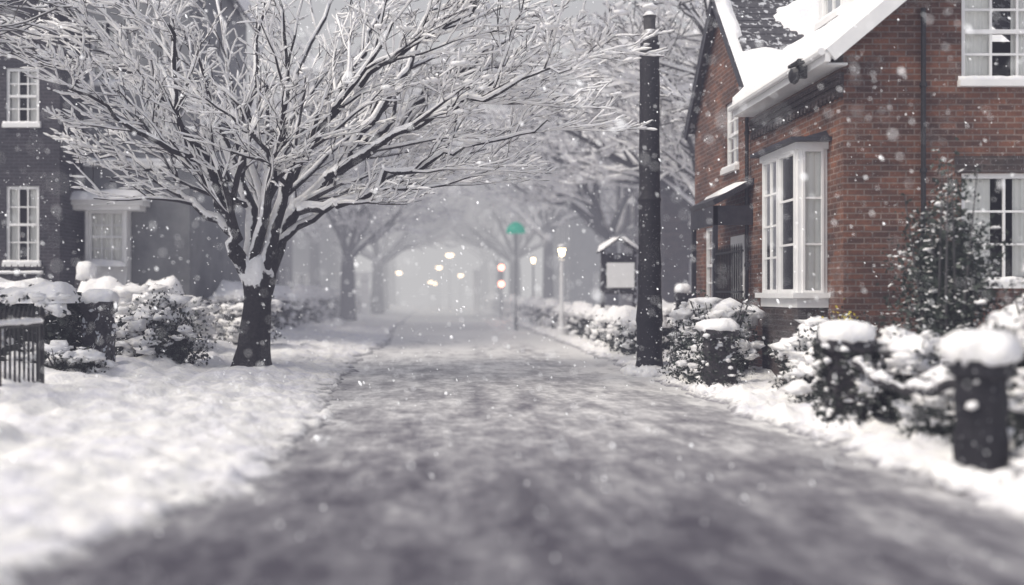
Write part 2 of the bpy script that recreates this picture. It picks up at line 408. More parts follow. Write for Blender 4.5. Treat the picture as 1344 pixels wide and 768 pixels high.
for sgn,y0 in ((1,17.8),(-1,22.3)):
    V=(0,sgn*2.25,2.47)
    slab(rf,(5.55,y0,5.13),(6.4,0,0),V,.09)
    def mk(s,t):
        if sgn<0: return 1
        x=s*6.4; k=nz(x*1.5,t*5,2)*.8
        inside=sstep(.12,.3,s*6.4+k*.3)*sstep(1.5,1.0,x+k)*sstep(.3,.42,t+k*.1)
        return 1-1.0*inside if inside<.6 else -.3
    snow_slab(sn,(5.5,y0-.04*sgn,5.13),(6.45,0,0),V,.12,11,mk,.11)
for k in range(9):
    t=.32+k*.07; y=17.8+2.25*t; z=5.13+2.47*t
    slab(rf,(5.6,y,z+.028),(1.7,0,0),(0,.17,.17),.018)
wroof=rf.build('roof','tile',house); sn.build('snow_layer','snow',wroof,smooth=True)
for q in ((5.51,17.75,2.3),(5.51,22.35,-2.3)):
    g=MB(); slab(g,(q[0],q[1],5.06),(.05,0,0),(0,q[2],2.53),.2); g.build('bargeboard','lead',house)
g=MB(); g.box(5.33,5.4,13.7,18.0,ez-.2,ez+.0); g.box(5.4,5.72,13.9,18.0,ez-.2,ez-.17)
g.tube([Vector((5.28,13.7,ez-.06)),Vector((5.28,18.0,ez-.06))],[.055,.055],8)
slab(g,(5.33,13.66,ez-.03),(rx-5.33,0,sl*(rx-5.33)),(0,.05,0),.2); slab(g,(12.05,13.66,ez-.03),(rx-12.05,0,sl*(12.05-rx)),(0,.05,0),.2)
g.build('fascia','white',house)
for x,y,z1 in ((6.79,13.93,5.5),(5.62,18.12,4.9)):
    g=MB(); g.tube([Vector((x,y,0)),Vector((x,y,z1))],[.035,.035],8)
    for z in (.8,2.0,3.2,4.4): g.tube([Vector((x,y,z)),Vector((x,y,z+.06))],[.05,.05],8)
    g.build('drainpipe','iron',house)
g=MB(); g.lathe((0,0,0),[(.001,0),(.1,.0),(.13,.06),(.1,.16),(.05,.2)],14)
lamp_v=[Vector((5.2+v.z*-.6,14.4+v.y,4.66+v.x)) for v in g.v]; g.v=lamp_v; g.box(5.2,5.33,14.37,14.43,4.62,4.9); g.box(5.12,5.3,14.22,14.58,4.8,4.84)
g.build('floodlight','iron',house)
# bay
bx=5.24
bay=MB(); bay.box(bx+.02,5.7,14.55,16.15,-.1,1.3); bay.build('bay_base','brick_brown',house,uv=True)
g=MB()
for x,y in ((bx+.03,14.58),(bx+.03,16.1)): g.box(x,x+.06,y,y+.06,1.52,3.62)
g.box(bx,5.7,14.53,16.17,1.3,1.44); g.box(5.64,5.698,14.58,14.64,1.52,3.62); g.box(bx-.08,5.7,14.47,16.22,1.44,1.52); g.box(bx-.02,5.7,14.53,16.17,3.62,3.72); g.build('bay_frame','white',house)
window(house,frameof((bx+.09,14.54,0),(1,0,0),(0,-1,0)),0,.31,1.52,3.62,1,3,recess=.07,sill=False,curtain='full',fw=.035,split=False,cd=.015)
window(house,frameof((bx-.01,14.64,0),(0,1,0),(-1,0,0)),0,.72,1.52,3.62,1,3,recess=.07,sill=False,curtain='full',fw=.05,split=False,cd=.015)
window(house,frameof((bx-.01,15.38,0),(0,1,0),(-1,0,0)),0,.72,1.52,3.62,2,4,recess=.07,sill=False,curtain='full',fw=.05,split=False,cd=.015)
g=MB(); z_=bx-.13
a=[Vector(p) for p in ((z_,14.4,3.72),(z_,16.3,3.72),(5.7,16.3,3.72),(5.7,14.4,3.72),(5.69,14.6,3.9),(5.69,16.1,3.9))]
i=len(g.v); g.v+=a; g.f+=[[i,i+3,i+4],[i,i+4,i+5,i+1],[i+1,i+5,i+2],[i+3,i+2,i+5,i+4],[i,i+1,i+2,i+3]]; g.box(z_-.005,5.7,14.395,16.305,3.721,3.78); br=g.build('bay_roof','lead',house)
# dormer
fd=frameof((6.25,15.35,0),(0,1,0),(-1,0,0)); g=MB()
g.poly((6.25,15.35,5.5),(6.25,15.35,6.9),(7.9,15.35,6.9)); g.poly((6.25,16.35,5.5),(6.25,16.35,6.9),(7.9,16.35,6.9)); wall(g,fd,1.0,5.5,[(0,6.9),(1,6.9)],[(.1,.9,5.9,6.8)])
dm=g.build('dormer','white',house)
g=MB(); snow_slab(g,(6.1,15.2,6.95),(1.7,0,0),(0,1.3,0),.15,4); g.build('snow_layer','snow',dm,smooth=True)
window(house,fd,.1,.9,5.9,6.8,2,2,curtain=None,recess=.08)
# porch
g=MB(); slab(g,(4.95,17.95,3.2),(.75,0,.4),(0,1.7,0),.1); g.box(4.98,5.06,18.0,18.08,0,3.1); g.box(4.98,5.06,19.5,19.58,0,3.1); g.box(4.97,5.69,18.0,18.06,2.75,3.1); g.box(4.97,5.03,18.06,19.58,2.75,3.1)
po=g.build('porch','lead',house)
g=MB(); snow_slab(g,(5.15,17.97,3.31),(.52,0,.28),(0,1.6,0),.05,2,None,.1,1.1); g.build('snow_layer','snow',po,smooth=True)
g=MB(); g.box(5.64,5.69,18.35,19.2,.15,2.6); d=g.build('door','white',house)
for z0 in (.3,1.3):
    for ya,yb in ((18.45,18.75),(18.82,19.1)):
        g=MB(); g.box(5.62,5.638,ya,yb,z0,z0+.8); g.build('door_panel','white',d)
g=MB(); g.box(4.93,5.11,16.4,18.0,-.1,1.42); wl=tag(g.build('dwarf_wall','brick_brown',org=(5.02,17,0),uv=True),'low brick wall beside the bay window of the red brick house carrying black railings','wall')
t=thing('railing','short black iron railing on the low wall beside the bay window','railing',(5.02,17,1.42))
for z in (1.52,2.2):
    g=MB(); g.box(5.0,5.04,16.42,17.98,z,z+.035); g.build('rail','iron',t)
for k in range(16):
    g=MB(); y=16.45+k*.1; g.tube([Vector((5.02,y,1.42)),Vector((5.02,y,2.28)),Vector((5.02,y,2.35))],[.014,.014,.002],5); g.build('baluster','iron',t)

# ------------------------------------------------------------ other houses
def plain_house(name,label,fx0,fx1,y0,y1,zt,wmat,wins,roofh=2.6,side=1,swin=True):
    h=thing(name,label,'house',((fx0+fx1)/2,(y0+y1)/2,0))
    fr=frameof((fx0,y0,0),(1,0,0),(0,-1,0)); W=fx1-fx0
    fo=[(a-fx0,b_-fx0,z0,z1) for a,b_,z0,z1,_,_ in wins]
    g=MB(); wall(g,fr,W,-.1,[(0,zt),(W,zt)],fo)
    xs=fx1 if side>0 else fx0
    if side>0: f2=frameof((xs,y0,0),(0,1,0),(1,0,0))
    else: f2=frameof((xs,y0,0),(0,1,0),(-1,0,0))
    so=[]
    L=y1-y0; k=1.0
    while k+1<L and swin:
        for z in (1.3,4.5):
            if z+1.5<zt: so.append((k,k+.9,z,z+1.5))
        k+=2.4
    wall(g,f2,L,-.1,[(0,zt),(L,zt)],so)
    xo=fx0 if side>0 else fx1
    g.poly((xo,y0,-.1),(xo,y1,-.1),(xo,y1,zt),(xo,y0,zt)); g.poly((fx0,y1,-.1),(fx1,y1,-.1),(fx1,y1,zt),(fx0,y1,zt))
    xm=(fx0+fx1)/2
    for yy in (y0,y1): g.poly((fx0,yy,zt),(fx1,yy,zt),(xm,yy,zt+roofh-.1))
    g.build('wall',wmat,h,uv=True)
    g=MB(); g.box(fx0+.3,fx1-.3,y0+.4,y0+.43,.1,zt-.1); xi=xs-.4*side; g.box(min(xi,xi-.03),max(xi,xi-.03),y0+.5,y1-.3,.1,zt-.1); g.build('interior','room',h)  # dark sheets set behind the panes to imitate unlit rooms
    for (a,b_,z0,z1,c,r) in wins: window(h,fr,a-fx0,b_-fx0,z0,z1,c,r,curtain='side',cd=.04)
    for o in so: window(h,f2,*o,2,4,curtain=None)
    g=MB(); sn=MB(); ov=.3
    for s_,xe in ((1,fx0-ov),(-1,fx1+ov)):
        slab(g,(xe,y0-ov,zt-.05),((xm-xe),0,roofh),(0,y1-y0+2*ov,0),.12); snow_slab(sn,(xe-.04*s_,y0-ov-.04,zt-.05),((xm-xe),0,roofh),(0,y1-y0+2*ov+.08,0),.18,xe,None,.4)
    ro=g.build('roof','tile',h); sn.build('snow_layer','snow',ro,smooth=True)
    g=MB(); g.box(xm-.45,xm+.45,y1-1.6,y1-.8,zt+roofh-.8,zt+roofh+1.1)
    for q in (-.22,.22): g.tube([Vector((xm+q,y1-1.2,zt+roofh+1.1)),Vector((xm+q,y1-1.2,zt+roofh+1.5))],[.12,.1],8)
    g.build('chimney',wmat,ro,uv=True)
    return h,fr
plain_house('townhouse','dark brick townhouse with white barred windows at the left edge of the street',-17,-9.12,24,30.5,8.4,'brick_dark',[(-10.42,-9.62,2.25,4.1,3,4),(-10.42,-9.62,5.6,6.95,3,4),(-13.2,-12.4,2.25,4.1,3,4)],swin=False)
h2,f2=plain_house('townhouse','grey rendered house with a snow roofed white bay, second on the left',-9.04,-6.35,25.4,33,10.4,'render',[(-8.85,-8.2,6.9,8.5,2,4),(-7.5,-6.9,5.6,6.9,2,4)],3,swin=False)
g=MB(); g.box(-8.87,-7.83,25.02,25.39,0,2.2); g.box(-9.3,-7.35,24.75,25.39,3.72,3.86); g.box(-9.2,-7.45,24.85,25.39,3.6,3.72); g.box(-8.87,-8.8,25.02,25.39,2.2,3.6); g.box(-7.9,-7.83,25.02,25.39,2.2,3.6); bo=g.build('bay_window','white',h2)
g=MB(); snow_slab(g,(-9.35,24.65,3.87),(2.05,0,0),(0,.75,0),.22,5); snow_slab(g,(-8.9,24.85,2.22),(1.1,0,0),(0,.2,0),.2,6); g.build('snow_layer','snow',bo,smooth=True)
window(h2,frameof((-8.8,25.1,0),(1,0,0),(0,-1,0)),0,.9,2.28,3.6,3,4,recess=.05,sill=False,curtain='full',cd=.03)
g=MB(); g.box(-9.0,-6.3,25.25,25.395,4.75,4.9); s=g.build('string_course','white',h2)
g=MB(); snow_slab(g,(-9.0,25.22,4.9),(2.7,0,0),(0,.17,0),.1,9,None,.06); g.build('snow_ledge','snow',h2,smooth=True)
plain_house('townhouse','hazy dark house third on the left beyond the big bare tree',-14,-7.6,44,52,7.5,'brick_dark',[(-9.6,-8.7,1.3,2.8,2,4),(-9.6,-8.7,4.4,5.8,2,4)])
plain_house('townhouse','faint grey house fourth on the left lost in the mist',-13,-6.8,62,72,7.5,'render',[(-9,-8,1.3,2.8,2,4)])
plain_house('townhouse','misty house beyond the notice board on the right of the street',8.6,15,38,47,6.6,'brick_brown',[(9.6,10.6,1.3,2.8,2,4),(9.6,10.6,4.2,5.6,2,4)],2.6,-1)
plain_house('townhouse','faint house far down the right side lost in the mist',8,15,60,72,6.6,'render',[(9.4,10.4,1.3,2.8,2,4)],2.6,-1)

# ------------------------------------------------------------ TREES
def rv(rng): return Vector((rng.gauss(0,1),rng.gauss(0,1),rng.gauss(0,1)))
class Ctx: pass
def lay(ctx,pts,rad,sides,wood,snow):
    wood.tube(pts,rad,sides,False)
    run=[];rr=[]
    def flush():
        if len(run)>1:
            q=list(rr); q[0]*=.5; q[-1]*=.35
            snow.tube(list(run),q,ctx.ss if max(rr)<.05 else 7,False)
        run.clear(); rr.clear()
    for k in range(len(pts)):
        t=(pts[min(k+1,len(pts)-1)]-pts[max(k-1,0)]).normalized()
        if abs(t.z)<ctx.steep and ctx.rng.random()<ctx.cover:
            rs=ctx.sr*(.6+.9*ctx.rng.random())+rad[k]*.66
            run.append(pts[k]+(Zv+ctx.windv)*(rad[k]*.5+rs*.3)); rr.append(rs)
        else: flush()
    flush()
def grow(ctx,p,d,L,r,lvl):
    rng=ctx.rng; n=6 if lvl<=1 else (5 if lvl==2 else 4)
    pts=[p.copy()]; rad=[r]; d=d.normalized()
    for i in range(n):
        out=Vector((p.x-ctx.axis.x,p.y-ctx.axis.y,0))
        if out.length>.01: out.normalize()
        d=(d+rv(rng)*ctx.wig+out*ctx.out+Zv*ctx.up[min(lvl,len(ctx.up)-1)]).normalized()
        p=p+d*(L/n); pts.append(p.copy()); rad.append(max(ctx.rmin,r*(1-.7*(i+1)/n)))
    lay(ctx,pts,rad,5 if r>.03 else 3,ctx.wood,ctx.snow)
    kids(ctx,pts,rad,L,lvl)
def kids(ctx,pts,rad,L,lvl,t0=.15):
    rng=ctx.rng
    if lvl>=ctx.maxl: return
    nc=ctx.nch[lvl]
    for k in range(nc):
        t=t0+(1-t0)*(k+rng.random())/nc; x=t*(len(pts)-1); i=min(int(x),len(pts)-2); f=x-i
        p=pts[i].lerp(pts[i+1],f); d=(pts[i+1]-pts[i]).normalized()
        pr=d.cross(rv(rng)).normalized(); an=math.radians(rng.uniform(*ctx.ang))
        nd=d*math.cos(an)+pr*math.sin(an)
        if nd.z<ctx.zmin: nd.z=ctx.zmin+abs(nd.z)*.3
        r=rad[i]*(1-f)+rad[i+1]*f
        grow(ctx,p,nd,L*rng.uniform(*ctx.lf)*(1-.35*t),max(ctx.rmin,r*rng.uniform(.48,.72)),lvl+1)
def catmull(P,n=5):
    out=[]
    for i in range(len(P)-1):
        a=P[max(i-1,0)];b_=P[i];c=P[i+1];d=P[min(i+2,len(P)-1)]
        for k in range(n):
            t=k/n; out.append(.5*((2*b_)+(c-a)*t+(2*a-5*b_+4*c-d)*t*t+(-a+3*b_-3*c+d)*t**3))
    out.append(P[-1].copy()); return out
def px_limb(L,y0,dy):
    n=len(L); return [at(a,b_,y0+dy*(k/(n-1))**1.2) for k,(a,b_) in enumerate(L)]
def hero():
    Y=18.3; base=at(330,484,Y); base.z=.0
    root=thing('bare_tree','big bare spreading tree laden with snow on the left pavement','tree',base)
    tr=MB()
    T=[at(329,505,Y),at(330,480,Y),at(333,440,Y),at(337,400,Y),at(339,365,Y),at(337,335,Y)]
    T=catmull(T,4); n=len(T); R=[]
    for k,p in enumerate(T):
        t=k/(n-1); R.append(.32*math.exp(-t*7)+.26-.03*t+.05*sstep(.6,.85,t)*sstep(1.05,.85,t))
    i0=len(tr.v); tr.tube(T,R,26)
    for q in range(i0,len(tr.v)):
        v=tr.v[q]; c=min(T,key=lambda p:abs(p.z-v.z)); dv=Vector((v.x-c.x,v.y-c.y,0)); a=math.atan2(dv.y,dv.x)
        k=1+.1*math.sin(a*5+v.z)+.13*nz(math.cos(a)*3,math.sin(a)*3,v.z*2.5)+.25*math.exp(-max(v.z,0)*4)*math.sin(a*4+1)
        v.x=c.x+dv.x*k; v.y=c.y+dv.y*k
    tr.build('trunk','bark',root,smooth=True)
    ctx=Ctx(); ctx.rng=random.Random(23); ctx.wig=.1; ctx.out=.045; ctx.up=[.03,.02,.005,-.01]; ctx.rmin=.008; ctx.sr=.0128; ctx.ss=4
    ctx.ang=(18,50); ctx.lf=(.38,.72); ctx.windv=Vector((-.35,-.3,0)); ctx.zmin=.0
    ctx.steep=.97; ctx.cover=.94; ctx.maxl=3; ctx.axis=base; ctx.nch=[9,6,5]; ctx.wood=MB(); ctx.snow=MB()
    limbs=[
     ([(334,384),(308,318),(288,250),(238,150),(222,20)],-1.2,.18),
     ([(337,380),(324,290),(312,215),(336,110),(350,-20)],.9,.165),
     ([(342,384),(370,310),(396,268),(466,196),(535,95),(575,10)],.3,.185),
     ([(392,276),(450,266),(520,222),(620,192),(720,155)],-1.5,.1),
     ([(343,368),(374,252),(425,160),(515,35)],-1.8,.15),
     ([(306,306),(250,262),(196,218),(128,200)],.6,.1),
     ([(315,232),(272,148),(222,80),(190,-30)],1.6,.12),
     ([(340,370),(352,240),(392,130),(435,-20)],2.4,.15),
     ([(428,232),(540,165),(650,120),(760,85)],-3.2,.09),
     ([(296,274),(240,200),(160,165),(85,110)],-1.8,.09),
     ([(466,192),(560,125),(650,60),(740,20)],1.8,.085),
     ([(338,362),(345,260),(304,150),(286,-20)],3.0,.13),
     ([(330,355),(348,270),(376,160),(372,-10)],-2.6,.13),
     ([(366,318),(440,262),(530,232),(640,196)],2.6,.08),
     ([(408,258),(490,196),(590,140),(690,115)],2.0,.085),
     ([(428,156),(500,85),(590,30),(660,-30)],-3.0,.085),
     ([(238,145),(176,90),(120,50),(40,20)],1.0,.075),
     ([(374,252),(440,135),(500,30),(530,-60)],1.0,.09),
     ([(288,250),(210,130),(140,30),(110,-60)],.4,.085),
    ]
    for J,dy,r in limbs:
        y0=Y+ (0 if J[0][1]>300 else dy*.25)
        P=catmull(px_limb(J,y0,dy),5); n=len(P)
        P=[p+Vector((nz(p.x*.9,k*.45,r*50),nz(p.y,k*.45,r*90+7),nz(p.z,k*.45,r*70+3)))*.24*min(1,k/5)+rv(ctx.rng)*.018*min(k,1) for k,p in enumerate(P)]
        R=[max(.018,r*(1-.84*(k/(n-1))**.75)*(1+.12*nz(k*1.1,r*40))) for k in range(n)]
        lm=MB(); lay(ctx,P,R,12,lm,ctx.snow); lm.build('limb','limb',root,smooth=True)
        L=sum((P[k+1]-P[k]).length for k in range(n-1))
        kids(ctx,P,R,min(L,4.4)*.85,0,.26 if J[0][1]>300 else .16)
    ctx.wood.build('crown','twig',root)
    rng=ctx.rng; nv=len(ctx.wood.v); k=0
    while k<420:
        q=ctx.wood.v[rng.randrange(nv)]
        if q.x>-2.5 and rng.random()<min(1,(q.x+2.8)/5):
            a=rng.uniform(.04,.14); ctx.snow.blob(q+Zv*.02,(a,a*.6,a*.36),.4,k,True); k+=1
    ctx.snow.build('snow_cover','snow',root,smooth=True)
    print('hero',len(ctx.wood.f),len(ctx.snow.f))
hero()
def bgtree(label,loc,seed,h=3.0,spread=4.6,r=.32,rich=(7,6,5,0),lean=None,cover=.9,sr=.02):
    root=thing('bare_tree',label,'tree',loc,None); base=Vector(loc); rng=random.Random(seed)
    ctx=Ctx(); ctx.rng=rng; ctx.wig=.12; ctx.out=.05; ctx.up=[.04,.03,.0,-.02]; ctx.rmin=.014; ctx.sr=sr; ctx.ss=3; ctx.steep=.93; ctx.cover=cover
    ctx.ang=(20,50); ctx.lf=(.42,.66); ctx.windv=Vector((-.2,-.3,0)); ctx.zmin=-.15
    ctx.maxl=3; ctx.axis=base; ctx.nch=list(rich); ctx.wood=MB(); ctx.snow=MB()
    tr=MB(); T=[base+Vector((nz(seed,k)*.12,nz(seed,k,3)*.12,h*k/5-.1)) for k in range(6)]; tr.tube(T,[r*1.5,r*1.1,r,r*.95,r*.9,r*.8],12); 
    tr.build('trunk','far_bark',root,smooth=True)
    nl=9
    for k in range(nl):
        a=2*PI*k/nl+rng.uniform(-.3,.3); el=rng.uniform(.4,1.3)
        d=Vector((math.cos(a)*math.cos(el),math.sin(a)*math.cos(el),math.sin(el)))
        if lean is not None: d=(d+Vector(lean)*.6).normalized()
        grow(ctx,T[-1]-Zv*rng.uniform(0,.5),d,spread*rng.uniform(.85,1.2),r*.42,0)
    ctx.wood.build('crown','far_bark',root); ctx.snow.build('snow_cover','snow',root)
    return root
bA=bgtree('bare street tree standing behind the big tree, second along the left pavement',(-4.35,48,0),3,3.6,6.4,.36,rich=(8,7,6,0),sr=.032)
bB=bgtree('tall bare tree behind the dark pole on the right',(8.6,31,0),5,4.2,6.0,.27,rich=(8,7,6,0),sr=.028)
dup(bA,(-3.9,64,0),'faint bare tree third along the left pavement in the mist',1.3,1.1)
dup(bB,(-4.4,82,0),'faintest bare tree farthest along the left pavement',2.2,1.2)
dup(bA,(7.4,43,0),'misty bare tree behind the lit street lamp on the right',2.6,1.15)
dup(bB,(6.2,56,0),'misty bare tree behind the green topped lamp on the right',.7,1.2)
dup(bA,(5.4,70,0),'faint bare tree beside the signal lights on the right',4.0,1.2)
dup(bB,(5.2,88,0),'faintest bare tree farthest along the right side',5.1,1.3)
dup(bB,(10.6,27.5,0),'tall bare tree rising behind the red brick house',3.3,1.15)
dup(bA,(-9.8,42,0),'tall bare tree behind the grey rendered house',5.2,1.15)
dup(bA,(9.9,36,0),'bare tree behind the gable of the brick house',2.1,1.2)
dup(bB,(-6.3,38,0),'bare tree in the mist just beyond the grey rendered house',1.0,.95)
dup(bB,(-7.2,58,0),'bare garden tree in the mist beyond the third left house',1.9,1.25)
dup(bA,(5.2,112,0),'hazy tree right of the far end of the street',.4,1.6)
dup(bB,(-5.0,108,0),'hazy tree left of the far end of the street',1.4,1.6)
bgtree('dark bare tree reaching into the top left corner of the photo',(-9.0,14.5,0),21,4.6,4.6,.3,rich=(8,6,5,0),lean=(.35,-.1,.1),sr=.01)

# ------------------------------------------------------------ pole, posts, railings
g=MB(); p=thing('utility_pole','tall black pole flecked with snow standing at the right edge of the road','pole',(3.93,18.5,0))
prof=[(.28,-.1),(.265,.1),(.24,.3),(.23,.9),(.25,1.0),(.215,1.5),(.22,2.0),(.205,2.1),(.2,3.2),(.212,3.25),(.195,3.3),(.185,4.6),(.18,6.1),(.165,6.2)]
pr=[]
for (r0,z0),(r1,z1) in zip(prof,prof[1:]):
    for k in range(4): t=k/4; pr.append((r0+(r1-r0)*t,z0+(z1-z0)*t))
pr.append(prof[-1]); g.lathe((3.93,18.5,0),pr,20,.09,2); g.build('shaft','pole',p,smooth=True)
g=MB(); g.lathe((3.93,18.5,6.2),[(.15,0),(.16,.1),(.11,.2),(.11,.42),(.13,.46),(.04,.6)],12); g.build('cap','far_bark',p)
g=MB(); g.blob((3.93,18.5,6.83),(.14,.14,.06),.3,4); g.build('snow_cap','snow',p,smooth=True)
g=MB()
for k in range(26):
    a=2*PI*k/26; g.blob((3.93+.33*math.cos(a),18.5+.33*math.sin(a),.05),(.16,.14,.12),.4,k)
g.build('snow_drift','snow',p,smooth=True)

def post(name,label,x,y,h,w,group,m='stone',ivy=0,capr=1.2,seed=0,sq=.8,caph=.2,cling=0,jit=.38):
    t=thing(name,label,'post',(x,y,0),group)
    g=MB(); pr=[(w*.56,-.1)]+[(w*(.5+.02*math.sin(k*2.1)),h*k/10) for k in range(1,10)]+[(w*.5,h*.86),(w*.6,h*.88),(w*.6,h)]
    g.lathe((x,y,0),pr,16,.08,seed,sq); g.build('shaft',m,t)
    g=MB(); c=w*.5*capr; g.lathe((x,y,h-.01),[(c*.8,-.05),(c*1.06,.0),(c*1.1,caph*.35),(c*1.0,caph*.7),(c*.72,caph*.95),(c*.3,caph*1.05),(.01,caph*1.07)],22,jit,seed+3,.3)
    rng=random.Random(seed)
    g.build('snow_cap','snow',t,smooth=True); s=MB()
    if ivy:
        g=MB()
        for k in range(ivy):
            a=rng.uniform(0,2*PI); z=rng.uniform(.05,h*.97); rr=w*.55+rng.uniform(0,.1)
            c=Vector((x+rr*math.cos(a),y+rr*math.sin(a),z)); g.leaf(c,rng.uniform(.02,.045),rng)
            if rng.random()<.06: s.blob(c,(rng.uniform(.02,.07),rng.uniform(.02,.06),rng.uniform(.015,.04)),.3,k,True)
        g.build('ivy','leaf_dark',t)
    for k in range(cling):
        a=rng.uniform(0,2*PI); z=rng.uniform(.05,h*.97)**1.3; c=(x+w*.54*math.cos(a),y+w*.54*math.sin(a),z); q=rng.uniform(.015,.06); s.blob(c,(q,q,q*.8),.4,k,True)
    for k in range(24):
        a=2*PI*k/24; s.blob((x+w*.6*math.cos(a),y+w*.6*math.sin(a),.08),(.11,.1,.1),.5,k+seed)
    s.build('clinging_snow','snow',t,smooth=True)
    return t
gp='snow capped stone posts along the right verge'
post('gate_post','ivy grown stone post with flat snow cap nearest the black pole',4.14,14.7,.98,.42,gp,ivy=600,seed=1,caph=.16,cling=20)
post('gate_post','ivy covered snow capped post, middle of the three right hand posts',4.34,10.6,1.02,.42,gp,ivy=1500,seed=2,caph=.2)
post('gate_post','dark post with thick round snow cap, nearest on the right',4.14,7.6,1.0,.35,gp,seed=5,m='pole',caph=.22,sq=.3,capr=1.25,cling=18)
post('gate_post','snow capped post standing past the pole near the wing of the brick house',5.9,24,1.55,.3,gp,seed=7)
def sag_rail(a,b_,sag,label):
    t=thing('rail',label,'rail',((a[0]+b_[0])/2,(a[1]+b_[1])/2,0)); g=MB(); s=MB(); P=[]
    for k in range(17):
        q=k/16; v=Vector(a).lerp(Vector(b_),q); v.z-=sag*4*q*(1-q); v.x+=.08*nz(k*.5,a[1]); v.z+=.05*nz(k*.6,a[1],4); P.append(v)
    g.tube(P,[.045+.015*nz(k,3) for k in range(17)],8); g.build('bar','stone',t,smooth=True)
    for k,v in enumerate(P):
        if nz(k*.6,a[1],8)>-.1: q=.035+.04*abs(nz(k*.8,a[1])); s.blob(v+Zv*.045,(q*1.2,.08,q),.4,k)
    s.build('snow_cover','snow',t,smooth=True)
sag_rail((4.32,10.35,.8),(4.16,7.8,.86),.2,'dark gnarled rail sagging between the two nearest right hand posts')

def bush(name,label,c,r,n,ls,ns,m='leaf',seed=0,ss=(.05,.15),group=None,cat='shrub',stems=True,snowlow=.15,thr=-.02,mound=0):
    rng=random.Random(seed); c=Vector(c); t=thing(name,label,cat,(c.x,c.y,0),group); g=MB(); s=MB()
    def P(d,k): 
        q=k*(1+.6*noise.noise(d*1.7+Vector((seed,0,0)))+.5*noise.noise(d*4+Vector((0,seed,0))))
        return Vector((c.x+d.x*r[0]*q,c.y+d.y*r[1]*q,max(.03,c.z+d.z*r[2]*q)))
    g.blob(c,(r[0]*.55,r[1]*.55,r[2]*.58),.4,seed)
    for k in range(n):
        d=rv(rng).normalized(); g.leaf(P(d,rng.uniform(.5,1.15)),ls*rng.uniform(.6,1.4),rng)
    k=0; tries=0
    while k<ns and tries<ns*8:
        tries+=1
        d=rv(rng); d.z=abs(d.z)+snowlow*rng.uniform(-3,1); d.normalize()
        if noise.noise(d*2.6+Vector((seed*1.3,5,0)))<thr-.35*d.z+.1: continue
        a=ss[0]+(ss[1]-ss[0])*rng.random()**2.2; k+=1
        s.blob(P(d,rng.uniform(.82,1.06)),(a,a*rng.uniform(.5,1),a*rng.uniform(.3,.6)),.8,k,a<.045)
    for k in range(mound):
        d=Vector((rng.gauss(0,.5),rng.gauss(0,.5),1)).normalized(); q=min(r[0],r[1])*rng.uniform(.25,.52)
        s.blob(P(d,.9),(q,q*rng.uniform(.7,1),q*rng.uniform(.35,.55)),.6,k+seed)
    g.build('foliage',m,t); s.build('snow_cover','snow',t,smooth=True)
    if stems:
        w=MB()
        for k in range(12):
            a=rng.uniform(0,2*PI); e=P(Vector((math.cos(a)*.6,math.sin(a)*.6,.6)).normalized(),1.25); b0=Vector((c.x+.1*math.cos(a),c.y+.1*math.sin(a),0)); w.tube([b0,b0.lerp(e,.5)+rv(rng)*.06,e],[.022,.016,.005],5)
        w.build('stem','far_bark',t)
    return t
bush('shrub','tall dark evergreen shrub in front of the brick gable wall',(6.25,12.2,1.4),(.52,.5,1.25),8000,.035,120,'leaf',1,(.02,.06))
bush('shrub','snow laden shrub behind the farthest right hand post, left of the bay window',(4.6,16.1,.65),(.5,.6,.7),3600,.035,160,seed=2,ss=(.03,.15),mound=14)
bush('shrub','dark snowy shrub directly right of the black pole',(4.45,17.6,.55),(.36,.45,.62),2800,.035,70,'leaf_dark',12,(.03,.13),mound=7)
bush('shrub','snow heaped shrub below the bay window',(5.15,13.6,.45),(.5,.5,.55),3600,.035,150,'leaf_dark',seed=3,ss=(.03,.17),mound=15)
bush('shrub','snow heaped shrub left of the middle post',(4.95,12.2,.35),(.5,.55,.42),3200,.032,150,'leaf_dark',seed=4,ss=(.03,.16),mound=17)
bush('shrub','snowy shrub right of the middle ivy covered post',(5.05,10.5,.5),(.45,.5,.52),3200,.032,120,'leaf_dark',seed=5,ss=(.03,.14),mound=12)
bush('shrub','low snow covered shrub between the two nearest posts',(4.8,9.3,.3),(.4,.5,.36),2800,.03,120,'leaf_dark',seed=6,ss=(.03,.13),mound=16)
bush('shrub','dark snow draped shrub at the right edge behind the nearest post',(5.2,8.5,.65),(.45,.55,.58),4200,.032,120,'leaf_dark',7,(.03,.14),mound=10)
bush('shrub','dark leafy shrub right of the gable window in the corner of the photo',(6.7,10.6,.85),(.6,.6,.8),5000,.035,120,'leaf_dark',8,(.03,.12),mound=8)
bush('shrub','low mound of snowy leaves at the foot of the nearest right post',(4.6,7.2,.15),(.32,.4,.24),1600,.028,80,'leaf_dark',41,(.03,.1),mound=10)
bush('shrub','low mound of snowy leaves before the middle right post',(4.75,11.3,.15),(.4,.5,.26),1700,.028,80,'leaf_dark',42,(.03,.11),mound=12)
bush('shrub','small snow buried shrub between pole and farthest right post',(4.2,16.3,.22),(.3,.6,.34),1800,.03,80,'leaf_dark',43,(.03,.12),mound=11)
t=bush('shrub','small shrub with a few yellow leaves under the bay window',(5.5,13.3,.8),(.3,.25,.42),1100,.025,30,'leaf_dark',9,(.02,.06))
g=MB(); rng=random.Random(4)
for k in range(45): g.leaf(Vector((5.32+rng.gauss(0,.13),13.05,1.16+rng.gauss(0,.08))),.026,rng)
g.build('yellow_leaves','yellow',t)
